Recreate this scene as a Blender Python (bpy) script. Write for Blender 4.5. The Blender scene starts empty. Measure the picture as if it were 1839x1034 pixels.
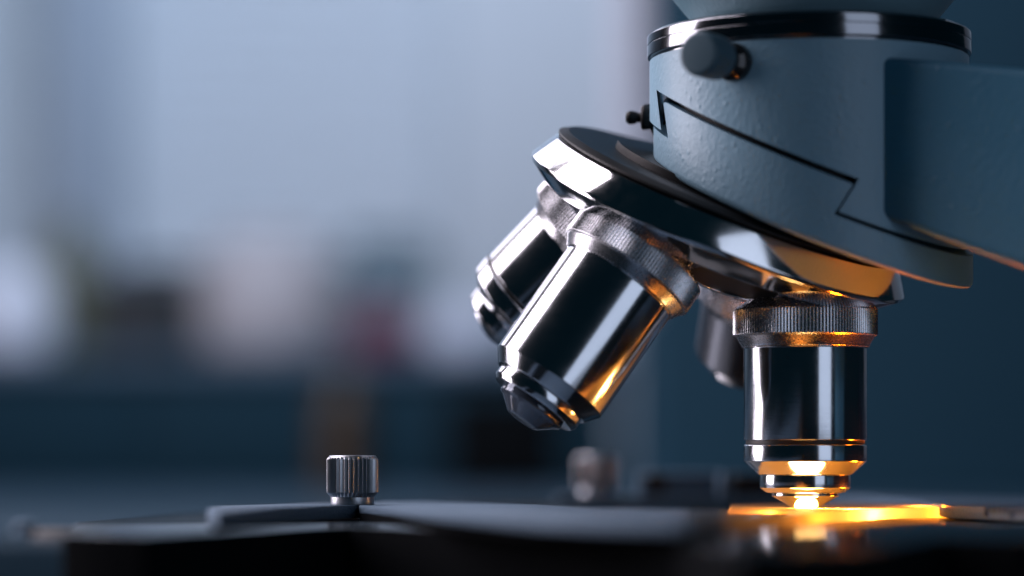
import bpy, bmesh, math, random
from mathutils import Vector, Matrix

# ------------------------------------------------------------------ scene, camera, world, light
S = bpy.context.scene
COL = S.collection
random.seed(7)
MM = 0.001
EYE = 1200.0                       # eye height above the floor, mm
F, D, HZ, CX = 5108.0, 464.4, 820.0, 919.5   # focal length in photo pixels, focus distance mm, horizon row, centre column

def W(x, y, z):
    return Vector((x, y, z + EYE)) * MM

def px(u, v, d):
    """photo pixel at depth d (mm from the camera) -> mm coordinates (z = 0 at eye level)."""
    return Vector(((u - CX) * d / F, d - D, (HZ - v) * d / F))

cam_d = bpy.data.cameras.new("camera")
cam = bpy.data.objects.new("camera", cam_d)
COL.objects.link(cam)
cam.location = W(0, -D, 0)
cam.rotation_euler = (math.radians(90), 0, 0)
cam_d.sensor_width = 36.0
cam_d.lens = 100.0
cam_d.shift_y = 303.0 / 1839.0
cam_d.clip_start = 0.01
cam_d.clip_end = 50.0
cam_d.dof.use_dof = True
cam_d.dof.focus_distance = 0.459
cam_d.dof.aperture_fstop = 6.0
S.camera = cam

S.render.engine = 'CYCLES'
S.cycles.use_denoising = True
S.cycles.max_bounces = 10
S.cycles.glossy_bounces = 6
S.cycles.sample_clamp_indirect = 6.0
S.view_settings.view_transform = 'Standard'
S.view_settings.look = 'None'
S.view_settings.exposure = 0.0
S.view_settings.gamma = 1.0

world = bpy.data.worlds.new("World")
S.world = world
world.use_nodes = True
bg = world.node_tree.nodes["Background"]
bg.inputs[0].default_value = (0.12, 0.62, 1.0, 1)
bg.inputs[1].default_value = 0.012

def area(name, loc, target, sx, sy, power, color, spread=180):
    l = bpy.data.lights.new(name, 'AREA')
    l.shape = 'RECTANGLE'
    l.size, l.size_y = sx * MM, sy * MM
    l.energy = power
    l.color = color
    l.spread = math.radians(spread)
    o = bpy.data.objects.new(name, l)
    COL.objects.link(o)
    o.location = W(*loc)
    dirv = (W(*target) - W(*loc)).normalized()
    o.rotation_euler = dirv.to_track_quat('-Z', 'Y').to_euler()
    return o

def window_panes(name, az0, az1, nx, el0, el1, ny, dist, gap, rad, color, centre=(30, 0, 20)):
    """panes of daylight side by side, one lamp each; az in degrees from the camera direction, + = right."""
    azm, elm = math.radians((az0 + az1) / 2), math.radians((el0 + el1) / 2)
    c = Vector(centre)
    d = Vector((math.sin(azm) * math.cos(elm), -math.cos(azm) * math.cos(elm), math.sin(elm)))
    right = Vector((math.cos(azm), math.sin(azm), 0))
    up = d.cross(right).normalized()
    if up.z < 0:
        up = -up
    wtot = 2 * dist * math.tan(math.radians(abs(az1 - az0) / 2))
    htot = 2 * dist * math.tan(math.radians(abs(el1 - el0) / 2))
    w, h = wtot / nx, htot / ny
    for i in range(nx):
        for j in range(ny):
            p = c + d * dist + right * ((i + .5) * w - wtot / 2) + up * ((j + .5) * h - htot / 2)
            a = (w - gap) * (h - gap) * 1e-6
            area(name, p, p - d, w - gap, h - gap, rad * a * math.pi, color)

# daylight window on the left, taller window behind the camera on the right
window_panes("window_light", -122, -91, 2, -14, 66, 4, 900, 20, 8.5, (1.0, 0.88, 0.97))
window_panes("turret_reflection_light", -164, -138, 1, 18, 58, 3, 900, 16, 2.6, (0.95, 0.88, 1.0))  # added panes, no known window: they whiten the turret's left end
window_panes("far_window_light", 20, 44, 1, -28, 40, 1, 1300, 10, 1.12, (0.68, 0.78, 1.0))
# added fill lamp that brightens the far wall; no fixture stands there
area("wall_fill_light", (60, 900, 640), (60, 1650, 120), 800, 300, 8.6, (0.60, 0.76, 1.0))
# lamps standing in for the microscope's own lamp: see the illuminator near the end of the script

# ------------------------------------------------------------------ materials
def mat(name, base=(.5, .5, .5), metal=0.0, rough=.5, **k):
    m = bpy.data.materials.new(name)
    m.use_nodes = True
    b = m.node_tree.nodes["Principled BSDF"]
    b.inputs["Base Color"].default_value = (*base, 1)
    b.inputs["Metallic"].default_value = metal
    b.inputs["Roughness"].default_value = rough
    for key, v in k.items():
        b.inputs[key].default_value = v
    return m

def nodes(m):
    return m.node_tree.nodes, m.node_tree.links, m.node_tree.nodes["Principled BSDF"]

def add_bump(m, scale, strength, dist, detail=2.0, axis_scale=(1, 1, 1), kind='NOISE', rough_amp=0.0):
    n, l, b = nodes(m)
    tc = n.new("ShaderNodeTexCoord")
    mp = n.new("ShaderNodeMapping")
    mp.inputs["Scale"].default_value = axis_scale
    l.new(tc.outputs["Object"], mp.inputs["Vector"])
    if kind == 'NOISE':
        t = n.new("ShaderNodeTexNoise")
        t.inputs["Scale"].default_value = scale
        t.inputs["Detail"].default_value = detail
        out = t.outputs["Fac"]
    else:
        t = n.new("ShaderNodeTexVoronoi")
        t.inputs["Scale"].default_value = scale
        out = t.outputs["Distance"]
    l.new(mp.outputs["Vector"], t.inputs["Vector"])
    bp = n.new("ShaderNodeBump")
    bp.inputs["Strength"].default_value = strength
    bp.inputs["Distance"].default_value = dist
    l.new(out, bp.inputs["Height"])
    prev = b.inputs["Normal"].links
    if prev:
        l.new(prev[0].from_socket, bp.inputs["Normal"])
    l.new(bp.outputs["Normal"], b.inputs["Normal"])
    if rough_amp:
        r0 = b.inputs["Roughness"].default_value
        mr = n.new("ShaderNodeMapRange")
        mr.inputs["To Min"].default_value = max(.01, r0 - rough_amp)
        mr.inputs["To Max"].default_value = r0 + rough_amp
        l.new(out, mr.inputs["Value"])
        l.new(mr.outputs["Result"], b.inputs["Roughness"])
    return m

def smudge(m, scale, amp):
    """uneven polish: broad soft patches of slightly duller metal."""
    n, l, b = nodes(m)
    tc = n.new("ShaderNodeTexCoord"); t = n.new("ShaderNodeTexNoise")
    t.inputs["Scale"].default_value = scale; t.inputs["Detail"].default_value = 5
    mr = n.new("ShaderNodeMapRange"); mr.inputs["From Min"].default_value = .4; mr.inputs["From Max"].default_value = .7
    mr.inputs["To Min"].default_value = 0; mr.inputs["To Max"].default_value = amp
    add = n.new("ShaderNodeMath"); add.operation = 'ADD'
    l.new(tc.outputs["Object"], t.inputs["Vector"]); l.new(t.outputs["Fac"], mr.inputs["Value"])
    old = b.inputs["Roughness"].links
    if old:
        l.new(old[0].from_socket, add.inputs[0])
    else:
        add.inputs[0].default_value = b.inputs["Roughness"].default_value
    l.new(mr.outputs["Result"], add.inputs[1]); l.new(add.outputs[0], b.inputs["Roughness"])

M = {}
M['steel'] = add_bump(mat('turned_steel', (.56, .58, .61), 1, .115), 9000, .10, .00003, 2, (.02, .02, 1), rough_amp=.05)
M['knurl'] = add_bump(mat('knurled_steel', (.52, .53, .56), 1, .26), 2500, .05, .00005, 3, rough_amp=.08)
M['chrome'] = add_bump(mat('chrome_plate', (.70, .71, .73), 1, .07), 700, .05, .00004, 2, rough_amp=.03)
M['steel_dim'] = mat('shaded_steel', (.16, .18, .21), 1, .25)  # steel with shade put into its colour, for the short rear objective
smudge(M['steel'], 130, .04)
smudge(M['chrome'], 90, .09)
M['groove'] = mat('blackened_groove', (.012, .012, .013), 0, .5)
M['black'] = add_bump(mat('black_enamel', (.007, .008, .009), 0, .45, **{'Specular IOR Level': .25}), 3500, .35, .00008, 3)
M['black_gloss'] = add_bump(mat('dark_chrome_ring', (.24, .25, .27), 1, .12), 300, .03, .0001)
M['plastic'] = add_bump(mat('dark_knob_plastic', (.045, .10, .135), 0, .5), 3000, .2, .00006)
M['lens'] = mat('lens_glass', (.08, .10, .13), .35, .06)
M['stage_side'] = mat('matte_black_casting', (.003, .004, .005), 0, .8, **{'Specular IOR Level': .02})
M['stage'] = add_bump(mat('black_stage_enamel', (.006, .009, .011), 0, .13, **{'Specular IOR Level': .5}), 1500, .10, .00004, 2)
M['anod'] = add_bump(mat('satin_anodised_plate', (.085, .14, .20), .6, .48), 2300, 1.0, .00030, 4, rough_amp=.1)

def paint(name, base):
    """hammered instrument enamel: fine orange peel plus scattered larger grains."""
    m = mat(name, base, 0, .42)
    n, l, b = nodes(m)
    tc = n.new("ShaderNodeTexCoord")
    a = n.new("ShaderNodeTexNoise"); a.inputs["Scale"].default_value = 1150; a.inputs["Detail"].default_value = 3
    v = n.new("ShaderNodeTexVoronoi"); v.inputs["Scale"].default_value = 650
    c = n.new("ShaderNodeTexNoise"); c.inputs["Scale"].default_value = 240; c.inputs["Detail"].default_value = 2
    for t in (a, v, c):
        l.new(tc.outputs["Object"], t.inputs["Vector"])
    vr = n.new("ShaderNodeMapRange")
    vr.inputs["From Min"].default_value = .0; vr.inputs["From Max"].default_value = .33
    vr.inputs["To Min"].default_value = 1; vr.inputs["To Max"].default_value = 0
    l.new(v.outputs["Distance"], vr.inputs["Value"])
    gate = n.new("ShaderNodeMapRange")                      # only here and there a grain
    gate.inputs["From Min"].default_value = .46; gate.inputs["From Max"].default_value = .60
    l.new(c.outputs["Fac"], gate.inputs["Value"])
    mul = n.new("ShaderNodeMath"); mul.operation = 'MULTIPLY'
    l.new(vr.outputs["Result"], mul.inputs[0]); l.new(gate.outputs["Result"], mul.inputs[1])
    b1 = n.new("ShaderNodeBump"); b1.inputs["Strength"].default_value = .6; b1.inputs["Distance"].default_value = .00016
    l.new(a.outputs["Fac"], b1.inputs["Height"])
    b2 = n.new("ShaderNodeBump"); b2.inputs["Strength"].default_value = .4; b2.inputs["Distance"].default_value = .00018
    l.new(mul.outputs[0], b2.inputs["Height"]); l.new(b1.outputs["Normal"], b2.inputs["Normal"])
    l.new(b2.outputs["Normal"], b.inputs["Normal"])
    return m

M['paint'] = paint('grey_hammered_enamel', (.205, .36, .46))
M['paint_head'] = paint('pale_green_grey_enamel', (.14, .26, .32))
M['paint_shaded'] = paint('grey_enamel_shaded', (.040, .165, .26))  # the housing's enamel again, darkened to put the arm's shade into the colour

# ------------------------------------------------------------------ mesh helpers
def link(name, me, m, parent=None, angle=35):
    o = bpy.data.objects.new(name, me)
    COL.objects.link(o)
    if m is not None:
        me.materials.append(m)
    for p in me.polygons:
        p.use_smooth = True
    me.set_sharp_from_angle(angle=math.radians(angle))
    if parent is not None:
        o.parent = parent
    return o

def empty(name, loc, label, cat, group=None):
    o = bpy.data.objects.new(name, None)
    o.empty_display_size = .01
    COL.objects.link(o)
    o.location = W(*loc)
    o['label'], o['category'] = label, cat
    if group:
        o['group'] = group
    return o

def tag(o, label=None, cat=None, group=None, kind=None):
    for k, v in (('label', label), ('category', cat), ('group', group), ('kind', kind)):
        if v:
            o[k] = v
    return o

def soften(prof, r=.16, n=3):
    """round the corners of a lathe profile a little."""
    out = [prof[0]]
    for i in range(1, len(prof) - 1):
        a, b, c = Vector(prof[i - 1]), Vector(prof[i]), Vector(prof[i + 1])
        la, lc = (a - b).length, (c - b).length
        if la < 1e-6 or lc < 1e-6:
            continue
        da, dc = (a - b) / la, (c - b) / lc
        if da.dot(dc) < -.995:
            out.append(tuple(b)); continue
        q = min(r, la * .4, lc * .4)
        p0, p2 = b + da * q, b + dc * q
        for k in range(n + 1):
            t = k / n
            out.append(tuple(p0 * (1 - t) ** 2 + b * 2 * t * (1 - t) + p2 * t * t))
    out.append(prof[-1])
    return out

def lathe_bm(prof, seg=160, fn=None, bm=None, mtx=None):
    """prof: (r, z) pairs in mm. fn(angle, r, z) -> r for knurls."""
    own = bm is None
    bm = bm or bmesh.new()
    rings = []
    for (r, z) in prof:
        if r < 1e-5:
            rings.append([bm.verts.new((0, 0, z * MM))])
        else:
            ring = []
            for k in range(seg):
                a = 2 * math.pi * k / seg
                rr = fn(k, r, z) if fn else r
                ring.append(bm.verts.new((rr * math.cos(a) * MM, rr * math.sin(a) * MM, z * MM)))
            rings.append(ring)
    for A, B in zip(rings, rings[1:]):
        for k in range(seg):
            k2 = (k + 1) % seg
            q = [A[k % len(A)], A[k2 % len(A)], B[k2 % len(B)], B[k % len(B)]]
            u = []
            for v in q:
                if v not in u:
                    u.append(v)
            if len(u) > 2:
                bm.faces.new(u)
    if mtx is not None:
        vs = [v for r in rings for v in r]
        bmesh.ops.transform(bm, matrix=mtx, verts=vs)
    bmesh.ops.recalc_face_normals(bm, faces=bm.faces)
    return bm

def to_mesh(bm, name):
    me = bpy.data.meshes.new(name)
    bm.to_mesh(me); bm.free()
    return me

def lathe(name, prof, m, parent=None, seg=160, fn=None, mtx=None, r=.16, angle=35):
    return link(name, to_mesh(lathe_bm(soften(prof, r), seg, fn, None, mtx), name), m, parent, angle)

def axis_mtx(origin, direction):
    """matrix that puts local +Z along direction at origin (mm, already relative to the parent)."""
    q = Vector(direction).normalized().to_track_quat('Z', 'Y')
    return Matrix.Translation(Vector(origin) * MM) @ q.to_matrix().to_4x4()

def prism_bm(pts, z0, z1):
    """polygon (x, y) mm extruded from z0 to z1."""
    bm = bmesh.new()
    lo = [bm.verts.new((x * MM, y * MM, z0 * MM)) for x, y in pts]
    hi = [bm.verts.new((x * MM, y * MM, z1 * MM)) for x, y in pts]
    bm.faces.new(lo[::-1]); bm.faces.new(hi)
    n = len(pts)
    for i in range(n):
        bm.faces.new((lo[i], lo[(i + 1) % n], hi[(i + 1) % n], hi[i]))
    bmesh.ops.recalc_face_normals(bm, faces=bm.faces)
    return bm

def bevel_bm(bm, w, seg=3, angle=25):
    es = [e for e in bm.edges if len(e.link_faces) == 2 and e.calc_face_angle() > math.radians(angle)]
    bmesh.ops.bevel(bm, geom=es, offset=w * MM, segments=seg, profile=.5, affect='EDGES', clamp_overlap=True)
    return bm

def box_bm(x0, x1, y0, y1, z0, z1, bev=0):
    bm = prism_bm([(x0, y0), (x1, y0), (x1, y1), (x0, y1)], z0, z1)
    if bev:
        bevel_bm(bm, bev)
    return bm

def boolean(me_a, me_b, op):
    a = bpy.data.objects.new("a", me_a); b = bpy.data.objects.new("b", me_b)
    COL.objects.link(a); COL.objects.link(b)
    md = a.modifiers.new("b", 'BOOLEAN'); md.object = b; md.operation = op; md.solver = 'EXACT'
    dg = bpy.context.evaluated_depsgraph_get()
    dg.update()
    me = bpy.data.meshes.new_from_object(a.evaluated_get(dg))
    bpy.data.objects.remove(a); bpy.data.objects.remove(b)
    return me

# ------------------------------------------------------------------ setting: floor, far wall
WALL_Y = 1620
me = to_mesh(box_bm(-1600, 1600, -1500, WALL_Y + 40, -EYE - 20, -EYE), 'floor')
o = link('floor', me, mat('floor_vinyl', (.16, .18, .2), 0, .5)); o.location = W(0, 0, 0)
tag(o, kind='structure')
wall_m = add_bump(mat('wall_paint', (.72, .73, .76), 0, .7), 60, .1, .001, 3)
o = link('wall', to_mesh(box_bm(-1600, 1600, WALL_Y, WALL_Y + 60, -EYE + .5, 1100), 'wall'), wall_m); o.location = W(0, 0, 0)
tag(o, kind='structure')

# ------------------------------------------------------------------ the microscope
X0 = (1446 - CX) * D / F                     # optical axis
PZ = (HZ - 30) * D / F                       # point where all objective axes meet
P = Vector((X0, 0, PZ))
TOP_H, SLIDE_H, STAGE_H = 7.75, 8.3, 10.2     # below eye level: top of the slide holder, of the slide, of the stage
scope = empty('microscope', (X0, 0, -STAGE_H - 150),
              'grey laboratory microscope with chrome revolving nosepiece and a glowing lamp under its stage', 'microscope')
BASE = Vector((X0, 0, -STAGE_H - 150))

def part(name, me, m, parent=None, angle=35):
    """mesh given in mm relative to the eye origin -> child of the microscope."""
    me.transform(Matrix.Translation(-BASE * MM))
    return link(name, me, m, parent or scope, angle)

# frame of the inclined revolving nosepiece
N = Vector((-math.tan(math.radians(21)), .24, -1)).normalized()
d0 = Vector((0, 0, -1))
ca = d0.dot(N); sa = math.sqrt(1 - ca * ca)
U = (d0 - ca * N) / sa
Wv = N.cross(U)
def obj_dir(phi):
    p = math.radians(phi)
    return (ca * N + sa * (math.cos(p) * U + math.sin(p) * Wv)).normalized()
A = Vector((-N.z, 0, N.x)).normalized()       # in the turret plane, to the right and down
K = D / F                                    # mm per photo pixel at the focus plane

def at_P(direction):
    return axis_mtx(P, direction)

# --- revolving nosepiece: chrome turret, black top plate
turret = [(0, 350), (318, 350), (326, 352), (334, 355), (364, 402), (362, 410), (318, 444), (150, 472), (0, 478)]
me = to_mesh(lathe_bm(soften([(r * K, t * K) for r, t in turret], .18), 220, None, None, at_P(N)), 'nosepiece')
me.transform(Matrix.Translation(A * (-9 * K * MM)))
nose = part('nosepiece', me, M['chrome'])
plate = [(0, 338), (316, 338), (333, 346), (333, 350), (323, 351.5), (323, 353), (0, 353)]
me = to_mesh(lathe_bm(soften([(r * K, t * K) for r, t in plate], .12), 220, None, None, at_P(N)), 'top_plate')
me.transform(Matrix.Translation(A * (-9 * K * MM)))
part('top_plate', me, M['black'], nose)
# empty lens port in the underside, ringed by its rim
for phi in (48,):
    dd = obj_dir(phi)
    me = to_mesh(lathe_bm(soften([(92 * K, 494 * K), (92 * K, 513 * K), (78 * K, 514 * K), (78 * K, 494 * K)], .1), 96, None, None, at_P(dd)), 'port_rim')
    part('port_rim', me, M['chrome'], nose)
    me = to_mesh(lathe_bm([(0, 511 * K), (77.5 * K, 511 * K), (77.5 * K, 496 * K), (0, 496 * K)], 96, None, None, at_P(dd)), 'port_opening')
    part('port_opening', me, M['groove'], nose)

# --- objectives
TEETH = 132
def knurl_fn(depth, hot):
    def fn(k, r, z):
        if hot[0] <= z <= hot[1]:
            return r - depth * (.5 - .5 * math.cos(2 * math.pi * (k % 5) / 5))
        return r
    return fn

def objective(phi, kind, label=None, cut=0):
    mtx = at_P(obj_dir(phi))
    def lp(prof, seg=160, fn=None, r=.12):
        return to_mesh(lathe_bm(soften([(a * K, (s - (cut if s > 700 else 0)) * K) for a, s in prof], r), seg, fn, None, mtx), 'p')
    if kind == 'working':
        body = [(60, 560), (112, 594), (110, 596), (110, 760.5), (107, 761), (104, 762), (104, 767.5), (107.5, 768),
                (110, 770), (110, 798), (108, 800), (84, 822), (80, 823), (0, 823)]
        tip = [(40, 815), (80, 822.5), (81.5, 823.5), (81.5, 846), (70, 854), (62, 855), (40, 855)]
        cone = [(50, 850), (60, 855), (60.5, 861), (57, 862), (27, 879), (20, 880.5), (0, 880.5)]
    elif kind == 'short':
        body = [(60, 560), (112, 594), (110, 596), (110, 745), (90, 760), (0, 760)]
        tip = [(40, 755), (80, 760), (80, 780), (70, 784), (40, 784)]
        cone = [(40, 780), (50, 784), (30, 800), (0, 802)]
    else:
        body = [(60, 560), (112, 594), (110, 596), (110, 811), (108.5, 813), (92, 835), (88, 837), (0, 837)]
        tip = [(40, 830), (84, 836), (86, 838), (86, 851), (80, 860), (62, 861), (40, 861)]
        cone = [(45, 856), (63, 860), (63, 870), (55, 874), (32, 893), (28, 894.5), (0, 895)]
    ob = part('objective', lp(body), M['steel_dim'] if kind == 'short' else M['steel'])
    if label:
        ob['label'] = label
    # knurled ring and the flared collar below it
    ring = [(60, 492), (84, 497), (127, 525), (129.5, 527), (129.5, 571), (128, 573)]
    seg = TEETH * 5
    part('knurled_ring', lp(ring + [(124, 574), (115, 590), (113.5, 593.5), (111, 594), (60, 594)], seg,
                            knurl_fn(.17, (508 * K, 571.5 * K))), M['knurl'], ob)
    if kind == 'working':
        part('groove_band', lp([(103, 759), (106.3, 760.9), (106.3, 768.4), (103, 771)]), M['groove'], ob)
    part('nose_ring', lp(tip), M['steel'], ob)
    part('front_lens', lp(cone), M['steel'] if kind == 'working' else M['lens'], ob)
    return ob

objective(0, 'working', 'upright objective with a grooved barrel, lowered onto the glowing slide')
objective(96, 'plain', 'tilted polished objective on the near side of the nosepiece')
objective(170, 'working', 'blurred objective pointing away behind the tilted near one', cut=36)
objective(-88, 'short', 'short blurred objective behind the upright one', cut=38)

# --- housing: upper body and dovetailed nosepiece carrier, cut along planes parallel to the turret
HX = (1452 - CX) * D / F                      # axis of the housing
Ev = N.cross(A).normalized()                  # in the plane, along the slide
def dovetail_prism(pts):
    bm = bmesh.new()
    lo = [bm.verts.new((P + A * a + N * t - Ev * 60) * MM) for a, t in pts]
    hi = [bm.verts.new((P + A * a + N * t + Ev * 60) * MM) for a, t in pts]
    bm.faces.new(lo[::-1]); bm.faces.new(hi)
    n = len(pts)
    for i in range(n):
        bm.faces.new((lo[i], lo[(i + 1) % n], hi[(i + 1) % n], hi[i]))
    bmesh.ops.recalc_face_normals(bm, faces=bm.faces)
    return to_mesh(bm, 'cut')
def cyl(cx, cy, r, z0, z1, seg=256):
    return to_mesh(lathe_bm([(0, z0), (r, z0), (r, z1), (0, z1)], seg, None, None, Matrix.Translation(Vector((cx, cy, 0)) * MM)), 'cyl')
def bevelled(me, t, w=1.1):
    """round the edges that lie in the plane t mm along the turret axis."""
    bm = bmesh.new(); bm.from_mesh(me)
    bmesh.ops.remove_doubles(bm, verts=bm.verts, dist=5e-6)
    es = [e for e in bm.edges if all(abs((v.co / MM - P).dot(N) - t) < .02 for v in e.verts)
          and len(e.link_faces) == 2 and e.calc_face_angle() > .5]
    if es:
        bmesh.ops.bevel(bm, geom=es, offset=w * MM, segments=3, profile=.5, affect='EDGES', clamp_overlap=False)
    return to_mesh(bm, 'bev')
def round_normals(o, cx):
    """true cylinder normals on the turned walls, whatever the cut left as facets."""
    me = o.data
    out = []
    for p in me.polygons:
        for li in p.loop_indices:
            c = me.vertices[me.loops[li].vertex_index].co
            rad = Vector((c.x + (BASE.x - cx) * MM, c.y + BASE.y * MM, 0)).normalized()
            out.append(rad if p.normal.dot(rad) > .985 else me.corner_normals[li].vector.copy())
    me.normals_split_custom_set(out)
upper = boolean(cyl(HX, 0, 25.9, 10, 64.6),
                dovetail_prism([(-60, -40), (60, -40), (60, 24.5), (14.5, 24.5), (15.7, 18.85), (-18.4, 18.85), (-15.4, 24.3), (-60, 24.3)]), 'INTERSECT')
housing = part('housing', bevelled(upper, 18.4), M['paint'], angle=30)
round_normals(housing, HX)
lower = boolean(cyl((1459 - CX) * K, 0, 25.9, 0, 64),
                dovetail_prism([(-16.6, 20.3), (-16.3, 20.0), (-15.9, 19.9), (15.1, 19.9), (14.0, 25.15), (60, 25.4), (60, 30.3), (-60, 30.3), (-60, 24.95), (-13.9, 24.95)]), 'INTERSECT')
carrier = part('nosepiece_carrier', bevelled(lower, 30.3), M['paint'], angle=30)
round_normals(carrier, (1459 - CX) * K)
# dark bearing between carrier and turret, and a dark core added so the dovetail gap looks shaded
me = to_mesh(lathe_bm([(0, 325 * K), (235 * K, 325 * K), (235 * K, 340 * K), (0, 340 * K)], 128, None, None, at_P(N)), 'bearing')
part('bearing', me, M['black'])
core = boolean(cyl(HX, 0, 22.5, 0, 60), dovetail_prism([(-17.6, 18.5), (15.4, 18.5), (14.4, 27), (-14.5, 27)]), 'INTERSECT')
part('gap_shade_core', core, M['groove'])

# clamp ring on top of the housing and the head above it
me = to_mesh(lathe_bm(soften([(20, 64.3), (25.4, 64.3), (25.4, 65.0), (26.3, 65.1), (26.3, 67.0), (26.2, 67.08), (26.3, 67.16), (26.3, 68.5), (25.6, 69.0), (20, 69.0)], .14),
                      220, None, None, Matrix.Translation(Vector((HX, 0, 0)) * MM)), 'clamp_ring')
part('clamp_ring', me, M['black_gloss'])
me = to_mesh(lathe_bm(soften([(0, 68.5), (18.3, 68.5), (19.0, 70), (21.5, 73), (25.5, 78), (29, 86), (30, 100), (0, 100)], .6),
                      160, None, None, Matrix.Translation(Vector(((1463 - CX) * K, 0, 0)) * MM)), 'head')
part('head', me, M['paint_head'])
# clamp screw: collar, shaft, knob
sd = Vector((-.52, -.854, .0)).normalized()
so = Vector((35.8, -20.0, 61.3))
mx = axis_mtx(so, sd)
screw = part('clamp_screw', to_mesh(lathe_bm(soften([(0, 0), (3.0, 0), (3.0, 3.6), (2.5, 4.2), (1.9, 4.8), (1.9, 9.5), (0, 9.5)], .25), 96, None, None, mx), 's'), mat('glossy_black_plastic', (.01, .012, .014), 0, .15))
part('screw_knob', to_mesh(lathe_bm(soften([(0, 8.0), (3.1, 8.0), (3.45, 8.5), (3.45, 13.9), (3.0, 14.5), (0, 14.5)], .3), 120,
     lambda k, r, z: r - (.10 * (k % 4 < 2) if 8.5 <= z <= 14.0 and r > 3.2 else 0), None, mx), 'k'), M['plastic'], screw)
# small locking lever at the back left
q = px(1140, 211, D + 9)
mx = axis_mtx(q + Vector((-1.6, 0, 0)), (1, 0, 0))
lever = part('locking_lever', to_mesh(lathe_bm(soften([(0, 0), (.8, .1), (1.15, .7), (1.05, 1.6), (.8, 2.0), (.8, 2.5), (1.9, 2.6), (2.1, 3.1), (1.9, 4.2), (1.2, 4.6), (1.0, 9), (0, 9)], .2), 48, None, None, mx), 'l'), M['black'])
bm = prism_bm([(0, 0), (1.3, -1.6), (3.6, -6.5), (4.5, -6.5), (4.0, 2.2), (.4, 1.9)], -.8, .8)
bmesh.ops.transform(bm, matrix=Matrix.Translation((q + Vector((1.0, 1.5, .4))) * MM) @ Matrix.Rotation(math.radians(90), 4, 'X'), verts=bm.verts)
bevel_bm(bm, .25)
part('lever_plate', to_mesh(bm, 'lp'), M['black'], lever)

# --- arm: runs to the right and towards the camera, then down as a column
g = math.radians(32)
ad, an = Vector((math.cos(g), -math.sin(g), 0)), Vector((-math.sin(g), -math.cos(g), 0))
def arm_pt(s, w, z):
    return Vector((X0 + .5, 0, 0)) + ad * s + an * w + Vector((0, 0, z))
prof = [(18.9, 62.2), (30, 60.6), (45, 58.2), (80, 52), (118, 46), (134, 34), (138, 10), (138, -158), (96, -158), (96, -20), (93, 4), (82, 14.5), (60, 22.3), (44, 28.0), (30, 33.2), (18.9, 37.6)]
bm = bmesh.new()
f1 = [bm.verts.new(arm_pt(s, 15.7, z) * MM) for s, z in prof]
f2 = [bm.verts.new(arm_pt(s, -15.7, z) * MM) for s, z in prof]
bm.faces.new(f1); bm.faces.new(f2[::-1])
for i in range(len(prof)):
    j = (i + 1) % len(prof)
    bm.faces.new((f1[i], f1[j], f2[j], f2[i]))
bmesh.ops.recalc_face_normals(bm, faces=bm.faces)
bevel_bm(bm, 1.3, 4, 20)
part('arm', to_mesh(bm, 'arm'), M['paint_shaded'], angle=40)

# --- stage
def plane_pts(pts, h):
    out = []
    for u, v in pts:
        d = F * h / (v - HZ)
        out.append(((u - CX) * d / F, d - D))
    return out
st = plane_pts([(112, 957), (260, 960), (480, 951), (560, 947.5), (622, 945.5), (700, 947.5), (960, 956), (1200, 969), (1330, 986), (1540, 984), (1690, 964), (1839, 967)], STAGE_H)
st += [(120, -60), (120, 120), (70, 150), (-20, 140), (-60, 40), (-68, -20)]
bm = prism_bm(st, -STAGE_H - 34, -STAGE_H)
bevel_bm(bm, .35, 3, 20)
stage = part('stage', to_mesh(bm, 'stage'), M['stage'], angle=30)
stage.data.materials.append(M['stage_side'])
for p_ in stage.data.polygons:
    p_.material_index = 0 if p_.normal.z > .8 else 1
# slide holder arms lying on the stage
bar = plane_pts([(372, 916), (392, 919), (500, 911.5), (642, 906.5), (664, 902), (661, 900.8), (560, 903), (400, 908), (378, 911)], TOP_H)
bm = prism_bm(bar, -STAGE_H + .25, -TOP_H)
bevel_bm(bm, .22, 2, 25)
part('holder_bar', to_mesh(bm, 'hb'), M['anod'], stage, angle=30)
holdA = plane_pts([(645, 906.8), (700, 911), (800, 921), (960, 930), (1063, 933), (1200, 935.5), (1236, 936)], TOP_H) + \
        plane_pts([(1240, 914), (1161, 914.3), (1063, 911.6), (960, 905.5), (860, 902.3), (760, 900), (690, 900.5), (667, 902.2)], TOP_H)
bm = prism_bm(holdA, -TOP_H - 1.35, -TOP_H)
bevel_bm(bm, .18, 2, 25)
part('slide_holder', to_mesh(bm, 'ha'), M['anod'], stage, angle=30)
hx, hy = holdA[0]
bm = prism_bm([(hx + .05 + (x - hx) * .955, hy + .05 + (y - hy) * .955) for x, y in holdA], -STAGE_H + .05, -TOP_H - 1.35)
part('holder_foot', to_mesh(bm, 'hf'), M['stage_side'], stage, angle=30)
clip = plane_pts([(1241, 936), (1300, 933), (1304, 915), (1244, 914.5)], TOP_H)
bm = prism_bm(clip, -STAGE_H + .3, -TOP_H - .05)
bevel_bm(bm, .2, 2, 25)
part('slide_clip', to_mesh(bm, 'clip'), M['black'], stage, angle=30)
holdC = plane_pts([(1709, 907.6), (1839, 911.8), (1980, 916.5)], TOP_H) + [(112, 20), (104, 62), (70, 112)] + \
        plane_pts([(1480, 887.5), (1478, 890.5), (1570, 893.5), (1650, 899)], TOP_H)
bm = prism_bm(holdC, -STAGE_H + .35, -TOP_H)
bevel_bm(bm, .2, 2, 25)
part('slide_holder', to_mesh(bm, 'hc'), M['anod'], stage, angle=30)
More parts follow.
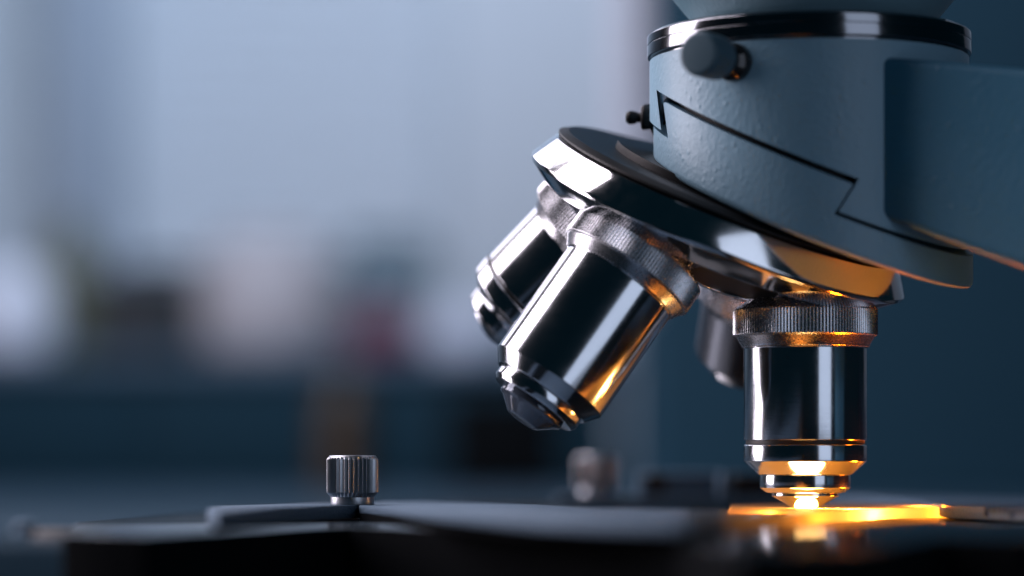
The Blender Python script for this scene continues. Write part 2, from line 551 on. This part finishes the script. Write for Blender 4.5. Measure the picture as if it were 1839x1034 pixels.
# scale ticks cut in the near edge of the right-hand holder arm
bm = bmesh.new()
for i, u in enumerate(range(1768, 1900, 9)):
    p0 = px(u, 912 + (u - 1839) * .033, F * TOP_H / (92 + (u - 1839) * .033))
    t = prism_bm([(p0.x - .05, p0.y - .05), (p0.x + .05, p0.y - .05), (p0.x + .05, p0.y + .5), (p0.x - .05, p0.y + .5)], -TOP_H - (1.5 if i % 5 == 0 else .9), -TOP_H + .02)
    m_ = to_mesh(t, 't'); bm.from_mesh(m_); bpy.data.meshes.remove(m_)
part('scale_ticks', to_mesh(bm, 'ticks'), M['groove'], stage)

# clip at the far left corner of the stage
bm = prism_bm(plane_pts([(50, 953), (150, 956), (160, 949), (60, 948)], STAGE_H), -STAGE_H - 1.6, -STAGE_H + .02)
bevel_bm(bm, .3, 2, 25)
clipo = part('stage_clip', to_mesh(bm, 'sc'), M['black'], stage)
q = px(44, 952, 378)
part('clip_screw', to_mesh(lathe_bm(soften([(0, -1.2), (1.2, -1.2), (1.4, -.4), (1.4, .4), (1.0, .9), (0, 1.0)], .3), 48, None, None, Matrix.Translation(q * MM)), 'cs'), M['anod'], clipo)
# thumbscrews on the holder
def thumbscrew(u, d, label=None):
    c = Vector(((u - CX) * d / F, d - D, -TOP_H))
    mx = Matrix.Translation(c * MM)
    s = 1.0
    n = 36
    fn = lambda k, r, z: r - (.34 * abs(((k % 6) / 3.0) - 1) if .9 * s < z < 7.5 and r > 3.9 else 0)
    ob = part('thumbscrew', to_mesh(lathe_bm(soften([(0, .9), (3.3, .9), (3.62, 1.3), (4.0, 1.75), (4.18, 1.95), (4.18, 7.30), (3.95, 7.62), (3.72, 7.95), (0, 7.95)], .08), n * 6, fn, None, mx), 'ts'), M['steel_dark'], stage, 25)
    part('screw_collar', to_mesh(lathe_bm(soften([(0, 0), (3.55, 0), (3.55, 1.25), (0, 1.25)], .1), 96, None, None, mx), 'tc'), M['steel_dark'], ob) if False else None
    col = to_mesh(lathe_bm(soften([(0, 0), (3.55, 0), (3.55, 1.25), (0, 1.25)], .1), 96, None, None, mx), 'tc')
    bm = bmesh.new(); bm.from_mesh(ob.data)
    col.transform(Matrix.Translation(-BASE * MM)); bm.from_mesh(col); bm.to_mesh(ob.data); bm.free()
    for p_ in ob.data.polygons: p_.use_smooth = True
    ob.data.set_sharp_from_angle(angle=math.radians(28))
    if label:
        ob['label'] = label
    return ob
M['steel_dark'] = add_bump(mat('satin_steel_screw', (.42, .44, .47), 1, .36), 2500, .35, .00005, 3, rough_amp=.1)
thumbscrew(633, 461, 'sharp fluted thumbscrew on the near left slide holder')
thumbscrew(1071, 572, 'blurred fluted thumbscrew at the far side of the stage')
# back rail with its clamp block and small pins
rail = plane_pts([(985, 890), (1420, 890), (1420, 885), (985, 885)], TOP_H)
q0, q1 = px(1000, 893, 575), px(1420, 893, 575)
part('back_rail', to_mesh(box_bm(q0.x, q1.x, 103, 121, -STAGE_H + .3, -TOP_H - .1, .3), 'br'), M['anod'], stage)
q0, q1 = px(1148, 850, 578), px(1300, 850, 578)
part('clamp_block', to_mesh(box_bm(q0.x, q1.x, 108, 119, -TOP_H, px(0, 848, 575).z, .5), 'cb'), M['anod'], stage)
q = px(1180, 868, 572)
part('clamp_socket', to_mesh(lathe_bm([(0, 0), (2.0, 0), (2.2, .4), (2.2, 1.2), (0, 1.2)], 48, None, None, axis_mtx((q.x, 107.6, q.z), (0, 1, 0))), 'cs'), M['groove'], stage)
q = px(1299, 850, 570)
part('stop_pin', to_mesh(lathe_bm(soften([(0, -TOP_H), (1.35, -TOP_H), (1.35, -3.6), (1.0, -3.3), (0, -3.3)], .2), 48, None, None, Matrix.Translation(Vector((q.x, 104.5, 0)) * MM)), 'sp'), M['anod'], stage)
q0, q1 = px(1313, 850, 578), px(1400, 850, 578)
part('stop_block', to_mesh(box_bm(q0.x, q1.x, 106, 120, -TOP_H, px(0, 851, 575).z, .5), 'sb'), M['black'], stage)

# --- glowing specimen slide (rests on the stage: a thing of its own)
slide_m = bpy.data.materials.new('frosted_amber_slide')
slide_m.use_nodes = True
n_, l_, b_ = nodes(slide_m)
b_.inputs["Base Color"].default_value = (.40, .30, .18, 1)
b_.inputs["Roughness"].default_value = .22
tr = n_.new("ShaderNodeBsdfTranslucent"); tr.inputs["Color"].default_value = (.50, .36, .20, 1)
mixs = n_.new("ShaderNodeMixShader"); mixs.inputs[0].default_value = .62
l_.new(b_.outputs[0], mixs.inputs[1]); l_.new(tr.outputs[0], mixs.inputs[2])
l_.new(mixs.outputs[0], n_["Material Output"].inputs["Surface"])
tcn = n_.new("ShaderNodeTexCoord"); nz = n_.new("ShaderNodeTexNoise"); nz.inputs["Scale"].default_value = 3500
mpn = n_.new("ShaderNodeMapping"); mpn.inputs["Scale"].default_value = (.25, .25, 2.0)
bpn = n_.new("ShaderNodeBump"); bpn.inputs["Strength"].default_value = .5; bpn.inputs["Distance"].default_value = .0001
l_.new(tcn.outputs["Object"], mpn.inputs["Vector"]); l_.new(mpn.outputs["Vector"], nz.inputs["Vector"]); l_.new(nz.outputs["Fac"], bpn.inputs["Height"])
l_.new(bpn.outputs["Normal"], b_.inputs["Normal"]); l_.new(bpn.outputs["Normal"], tr.inputs["Normal"])
sl = plane_pts([(1302, 929), (1500, 917), (1600, 912.5), (1718, 909.5), (1680, 905), (1500, 904), (1312, 907)], SLIDE_H)
bm = prism_bm(sl, -STAGE_H + .12, -SLIDE_H)
bevel_bm(bm, .15, 2, 25)
cen = Vector((X0, 0, -STAGE_H))
me = to_mesh(bm, 'slide'); me.transform(Matrix.Translation(-cen * MM))
o = link('specimen_slide', me, slide_m, None, 30); o.location = W(*cen)
tag(o, 'glowing amber glass specimen slide on the stage under the upright objective', 'specimen slide')

# lamps added in and on the slide to imitate the microscope's illuminator glow
def point(name, loc, power, color, rad):
    l = bpy.data.lights.new(name, 'POINT'); l.energy = power; l.color = color; l.shadow_soft_size = rad * MM
    ob = bpy.data.objects.new(name, l); COL.objects.link(ob); ob.location = W(*loc)
    return ob
WARM = (1.0, .43, .075)
point('illuminator', (X0, -7, -8.8), .08, (1.0, .5, .12), .3)
point('slide_front_fill', (X0 + 6, -11, -9.3), .05, WARM, .5)  # extra lamp added to make the slide's front face glow
point('slide_right_fill', (X0 + 20, 9, -9.3), .022, (1.0, .36, .04), .5)  # extra lamp added for the glow at the slide's right end
point('slide_left_fill', (X0 - 9, -32, -9.3), .025, (1.0, .36, .04), .5)  # extra lamp added for the glow towards the slide's left end
l = bpy.data.lights.new('illuminator_spot', 'AREA'); l.shape = 'DISK'; l.size = 4 * MM; l.energy = .012; l.color = WARM
ob = bpy.data.objects.new('illuminator_spot', l); COL.objects.link(ob)
ob.location = W(X0, -2, -SLIDE_H + .06); ob.rotation_euler = (math.pi, 0, 0)

core = area('chamfer_highlight_fill', (X0 - .5, -8.6, -SLIDE_H + .07), (X0 - .5, -8.6, 50), 10, 4.5, .004, (1.0, .55, .18))  # added lamp, gives the hot highlight on the objective's chamfer
core.data.shape = 'ELLIPSE'
gl = area('underglow_fill', (X0 + 20, -1, -SLIDE_H + .07), (X0 + 20, -1, 50), 9, 5, .034, (1.0, .16, .004))  # added lamp, throws orange up onto carrier, turret and arm

# ------------------------------------------------------------------ far bench and the things on it
def thing_mesh(name, bm, m, loc, label, cat, group=None, angle=35):
    me = to_mesh(bm, name)
    me.transform(Matrix.Translation(-Vector(loc) * MM))
    o = link(name, me, m, None, angle); o.location = W(*loc)
    return tag(o, label, cat, group)

BZ = -22.0
bench = empty('lab_bench', (-100, 900, -EYE), 'long grey laboratory bench running behind the microscope', 'bench')
bm = box_bm(-900, 900, 330, WALL_Y - 2, BZ - 36, BZ, 2)
bm_m = to_mesh(bm, 'bench_top'); bm_m.transform(Matrix.Translation(-Vector((-100, 900, -EYE)) * MM))
link('bench_top', bm_m, add_bump(mat('bench_laminate', (.014, .042, .068), 0, .6, **{'Specular IOR Level': .2}), 80, .05, .0005), bench)
for lx in (-850, 800):
    for ly in (380, 1540):
        t = to_mesh(box_bm(lx, lx + 50, ly, ly + 50, -EYE, BZ - 36, 2), 'leg'); t.transform(Matrix.Translation(-Vector((-100, 900, -EYE)) * MM))
        link('leg', t, mat('bench_leg_steel', (.2, .2, .22), .6, .4), bench)

d = 1800.0
def X(u, d): return (u - CX) * d / F
def Z(v, d): return (HZ - v) * d / F
SH = Z(640, d)                                 # top of the low cabinet
cab = empty('low_cabinet', (X(400, d), d - D, BZ), 'low dark blue cabinet with a pale top standing at the back of the bench', 'cabinet')
cb = Vector((X(400, d), d - D, BZ))
def child(name, bm, m, base, parent):
    t = to_mesh(bm, name); t.transform(Matrix.Translation(-base * MM)); return link(name, t, m, parent)
y0 = 1750 - D
child('carcass', box_bm(X(-400, 1750), X(1110, 1750), y0, y0 + 190, BZ, SH - 9.5, 1), mat('cabinet_navy', (.007, .030, .046), 0, .7, **{'Specular IOR Level': .15}), cb, cab)
child('cabinet_top', box_bm(X(-410, 1750), X(1118, 1750), y0 - 8, y0 + 195, SH - 9.3, SH, 1.5), mat('cabinet_top_grey', (.07, .12, .17), 0, .45), cb, cab)
for a_, b_u in ((-390, 250), (260, 680), (690, 1100)):
    child('drawer_front', box_bm(X(a_, 1750), X(b_u, 1750), y0 - 3, y0 - .3, BZ + 4, SH - 13, 1), mat('drawer_navy', (.008, .033, .050), 0, .7, **{'Specular IOR Level': .15}), cb, cab)

def pot(name, u, v0, r_px, dd, m, label, cat, prof, z0=None):
    """lathed vessel; prof in fractions (radius, height)."""
    r = r_px * dd / F
    zb = SH if z0 is None else z0
    h = Z(v0, dd) - zb
    loc = (X(u, dd), dd - D, zb)
    bm = lathe_bm(soften([(a * r, b * h + zb) for a, b in prof], 1.5), 64, None, None, Matrix.Translation(Vector((loc[0], loc[1], 0)) * MM))
    return thing_mesh(name, bm, m, loc, label, cat)

JUG = [(0, .004), (.92, .004), (1, .06), (1, .55), (.9, .72), (.55, .86), (.42, .9), (.42, 1), (0, 1)]
DOME = [(0, .004), (.85, .004), (.97, .1), (1, .35), (.95, .6), (.8, .82), (.5, .97), (0, 1)]
white_m = mat('white_plastic', (.80, .78, .84), 0, .4)
pot('white_jar', 15, 470, 88, 1800, white_m, 'rounded white plastic jar at the far left end of the cabinet', 'jar', DOME)
pot('beige_tub', 480, 415, 140, 1840, mat('beige_plastic', (.48, .42, .42), 0, .5), 'large blurred beige tub in the middle of the low cabinet', 'tub', DOME)
pot('red_flask', 688, 548, 62, 1790, mat('red_plastic', (.16, .028, .05), 0, .4), 'squat dark red container beside the beige tub', 'container', DOME)
pot('olive_bottle', 125, 395, 55, 1880, mat('olive_glass', (.14, .14, .09), 0, .2), 'tall olive bottle behind the white jar', 'bottle', JUG)
pot('white_bowl', 830, 552, 80, 1815, mat('pale_plastic', (.62, .62, .70), 0, .5), 'low pale bowl at the right end of the low cabinet', 'bowl', DOME)
def crate(name, u0, u1, v0, dd, depth, m, label, cat, z0=None):
    zb = SH if z0 is None else z0
    x0, x1, zt = X(u0, dd), X(u1, dd), Z(v0, dd)
    root = empty(name, ((x0 + x1) / 2, dd - D, zb), label, cat)
    base = Vector(((x0 + x1) / 2, dd - D, zb))
    child('body', box_bm(x0, x1, dd - D, dd - D + depth, zb + .3, zt, 3), m, base, root)
    child('lid', box_bm(x0 + 2, x1 - 2, dd - D + 2, dd - D + depth - 2, zt + .1, zt + 3, 1), m, base, root)
    return root
crate('dark_box', 165, 345, 500, 1800, 50, mat('black_plastic', (.012, .015, .018), 0, .5), 'low black box between the white jar and the beige tub', 'box')
crate('grey_box', 615, 775, 430, 1890, 40, mat('slate_board', (.15, .20, .23), 0, .6), 'slate grey box standing behind the red container', 'box')
pot('amber_bottle', 616, 660, 46, 1560, mat('amber_glass', (.045, .024, .008), 0, .4), 'narrow amber bottle standing on the bench before the low cabinet', 'bottle', JUG, BZ)
crate('black_case', 800, 1010, 712, 1560, 60, mat('case_black', (.004, .005, .006), 0, .9, **{'Specular IOR Level': .05}), 'black case on the bench before the right end of the low cabinet', 'case', BZ)

# blind over the far window
bl = empty('window_blind', (X(505, 2072), 2072 - D, Z(440, 2072)), 'pale horizontal slat blind hanging on the far wall', 'blind')
bb = Vector((X(505, 2072), 2072 - D, Z(440, 2072)))
slat_m = mat('blind_slats', (.80, .82, .86), 0, .5)
bm = bmesh.new()
zt = Z(430, 2072)
for k in range(26):
    zc = zt + k * 17.5
    t = prism_bm([(-12, -.5), (12, -.5), (12, .5), (-12, .5)], X(222, 2072), X(785, 2072))
    bmesh.ops.transform(t, matrix=Matrix.Translation(Vector((0, 2072 - D, zc)) * MM) @ Matrix.Rotation(math.radians(62), 4, 'X') @ Matrix(((0, 0, 1, 0), (1, 0, 0, 0), (0, 1, 0, 0), (0, 0, 0, 1))), verts=t.verts)
    m_ = to_mesh(t, 't'); bm.from_mesh(m_); bpy.data.meshes.remove(m_)
child('slats', bm, slat_m, bb, bl)
child('bottom_rail', box_bm(X(222, 2072), X(785, 2072), 2072 - D - 8, 2072 - D + 8, zt - 16, zt - 8, 2), slat_m, bb, bl)
# grey pipe chase on the left, tall locker on the right
thing_mesh('wall_post', box_bm(X(88, 2020), X(208, 2020), 2020 - D, WALL_Y - 1, BZ + .5, 700, 3), mat('post_grey', (.42, .46, .53), 0, .6),
           (X(148, 2020), 2020 - D, BZ), 'grey square post against the wall left of the blind', 'post')
lk = empty('tall_locker', (X(1500, 1330), 1330 - D, BZ), 'tall dark blue grey locker with a pale edge behind the microscope', 'locker')
lb = Vector((X(1500, 1330), 1330 - D, BZ))
child('carcass', box_bm(X(1168, 1330), X(2300, 1330), 1330 - D, 1330 - D + 280, BZ + .3, 600, 2), mat('locker_blue_grey', (.016, .062, .100), 0, .7, **{'Specular IOR Level': .2}), lb, lk)
child('edge_strip', box_bm(X(1110, 1330), X(1166, 1330), 1330 - D + 2, 1330 - D + 20, Z(560, 1330), 600, 2), mat('locker_edge', (.72, .77, .88), 0, .5), lb, lk)
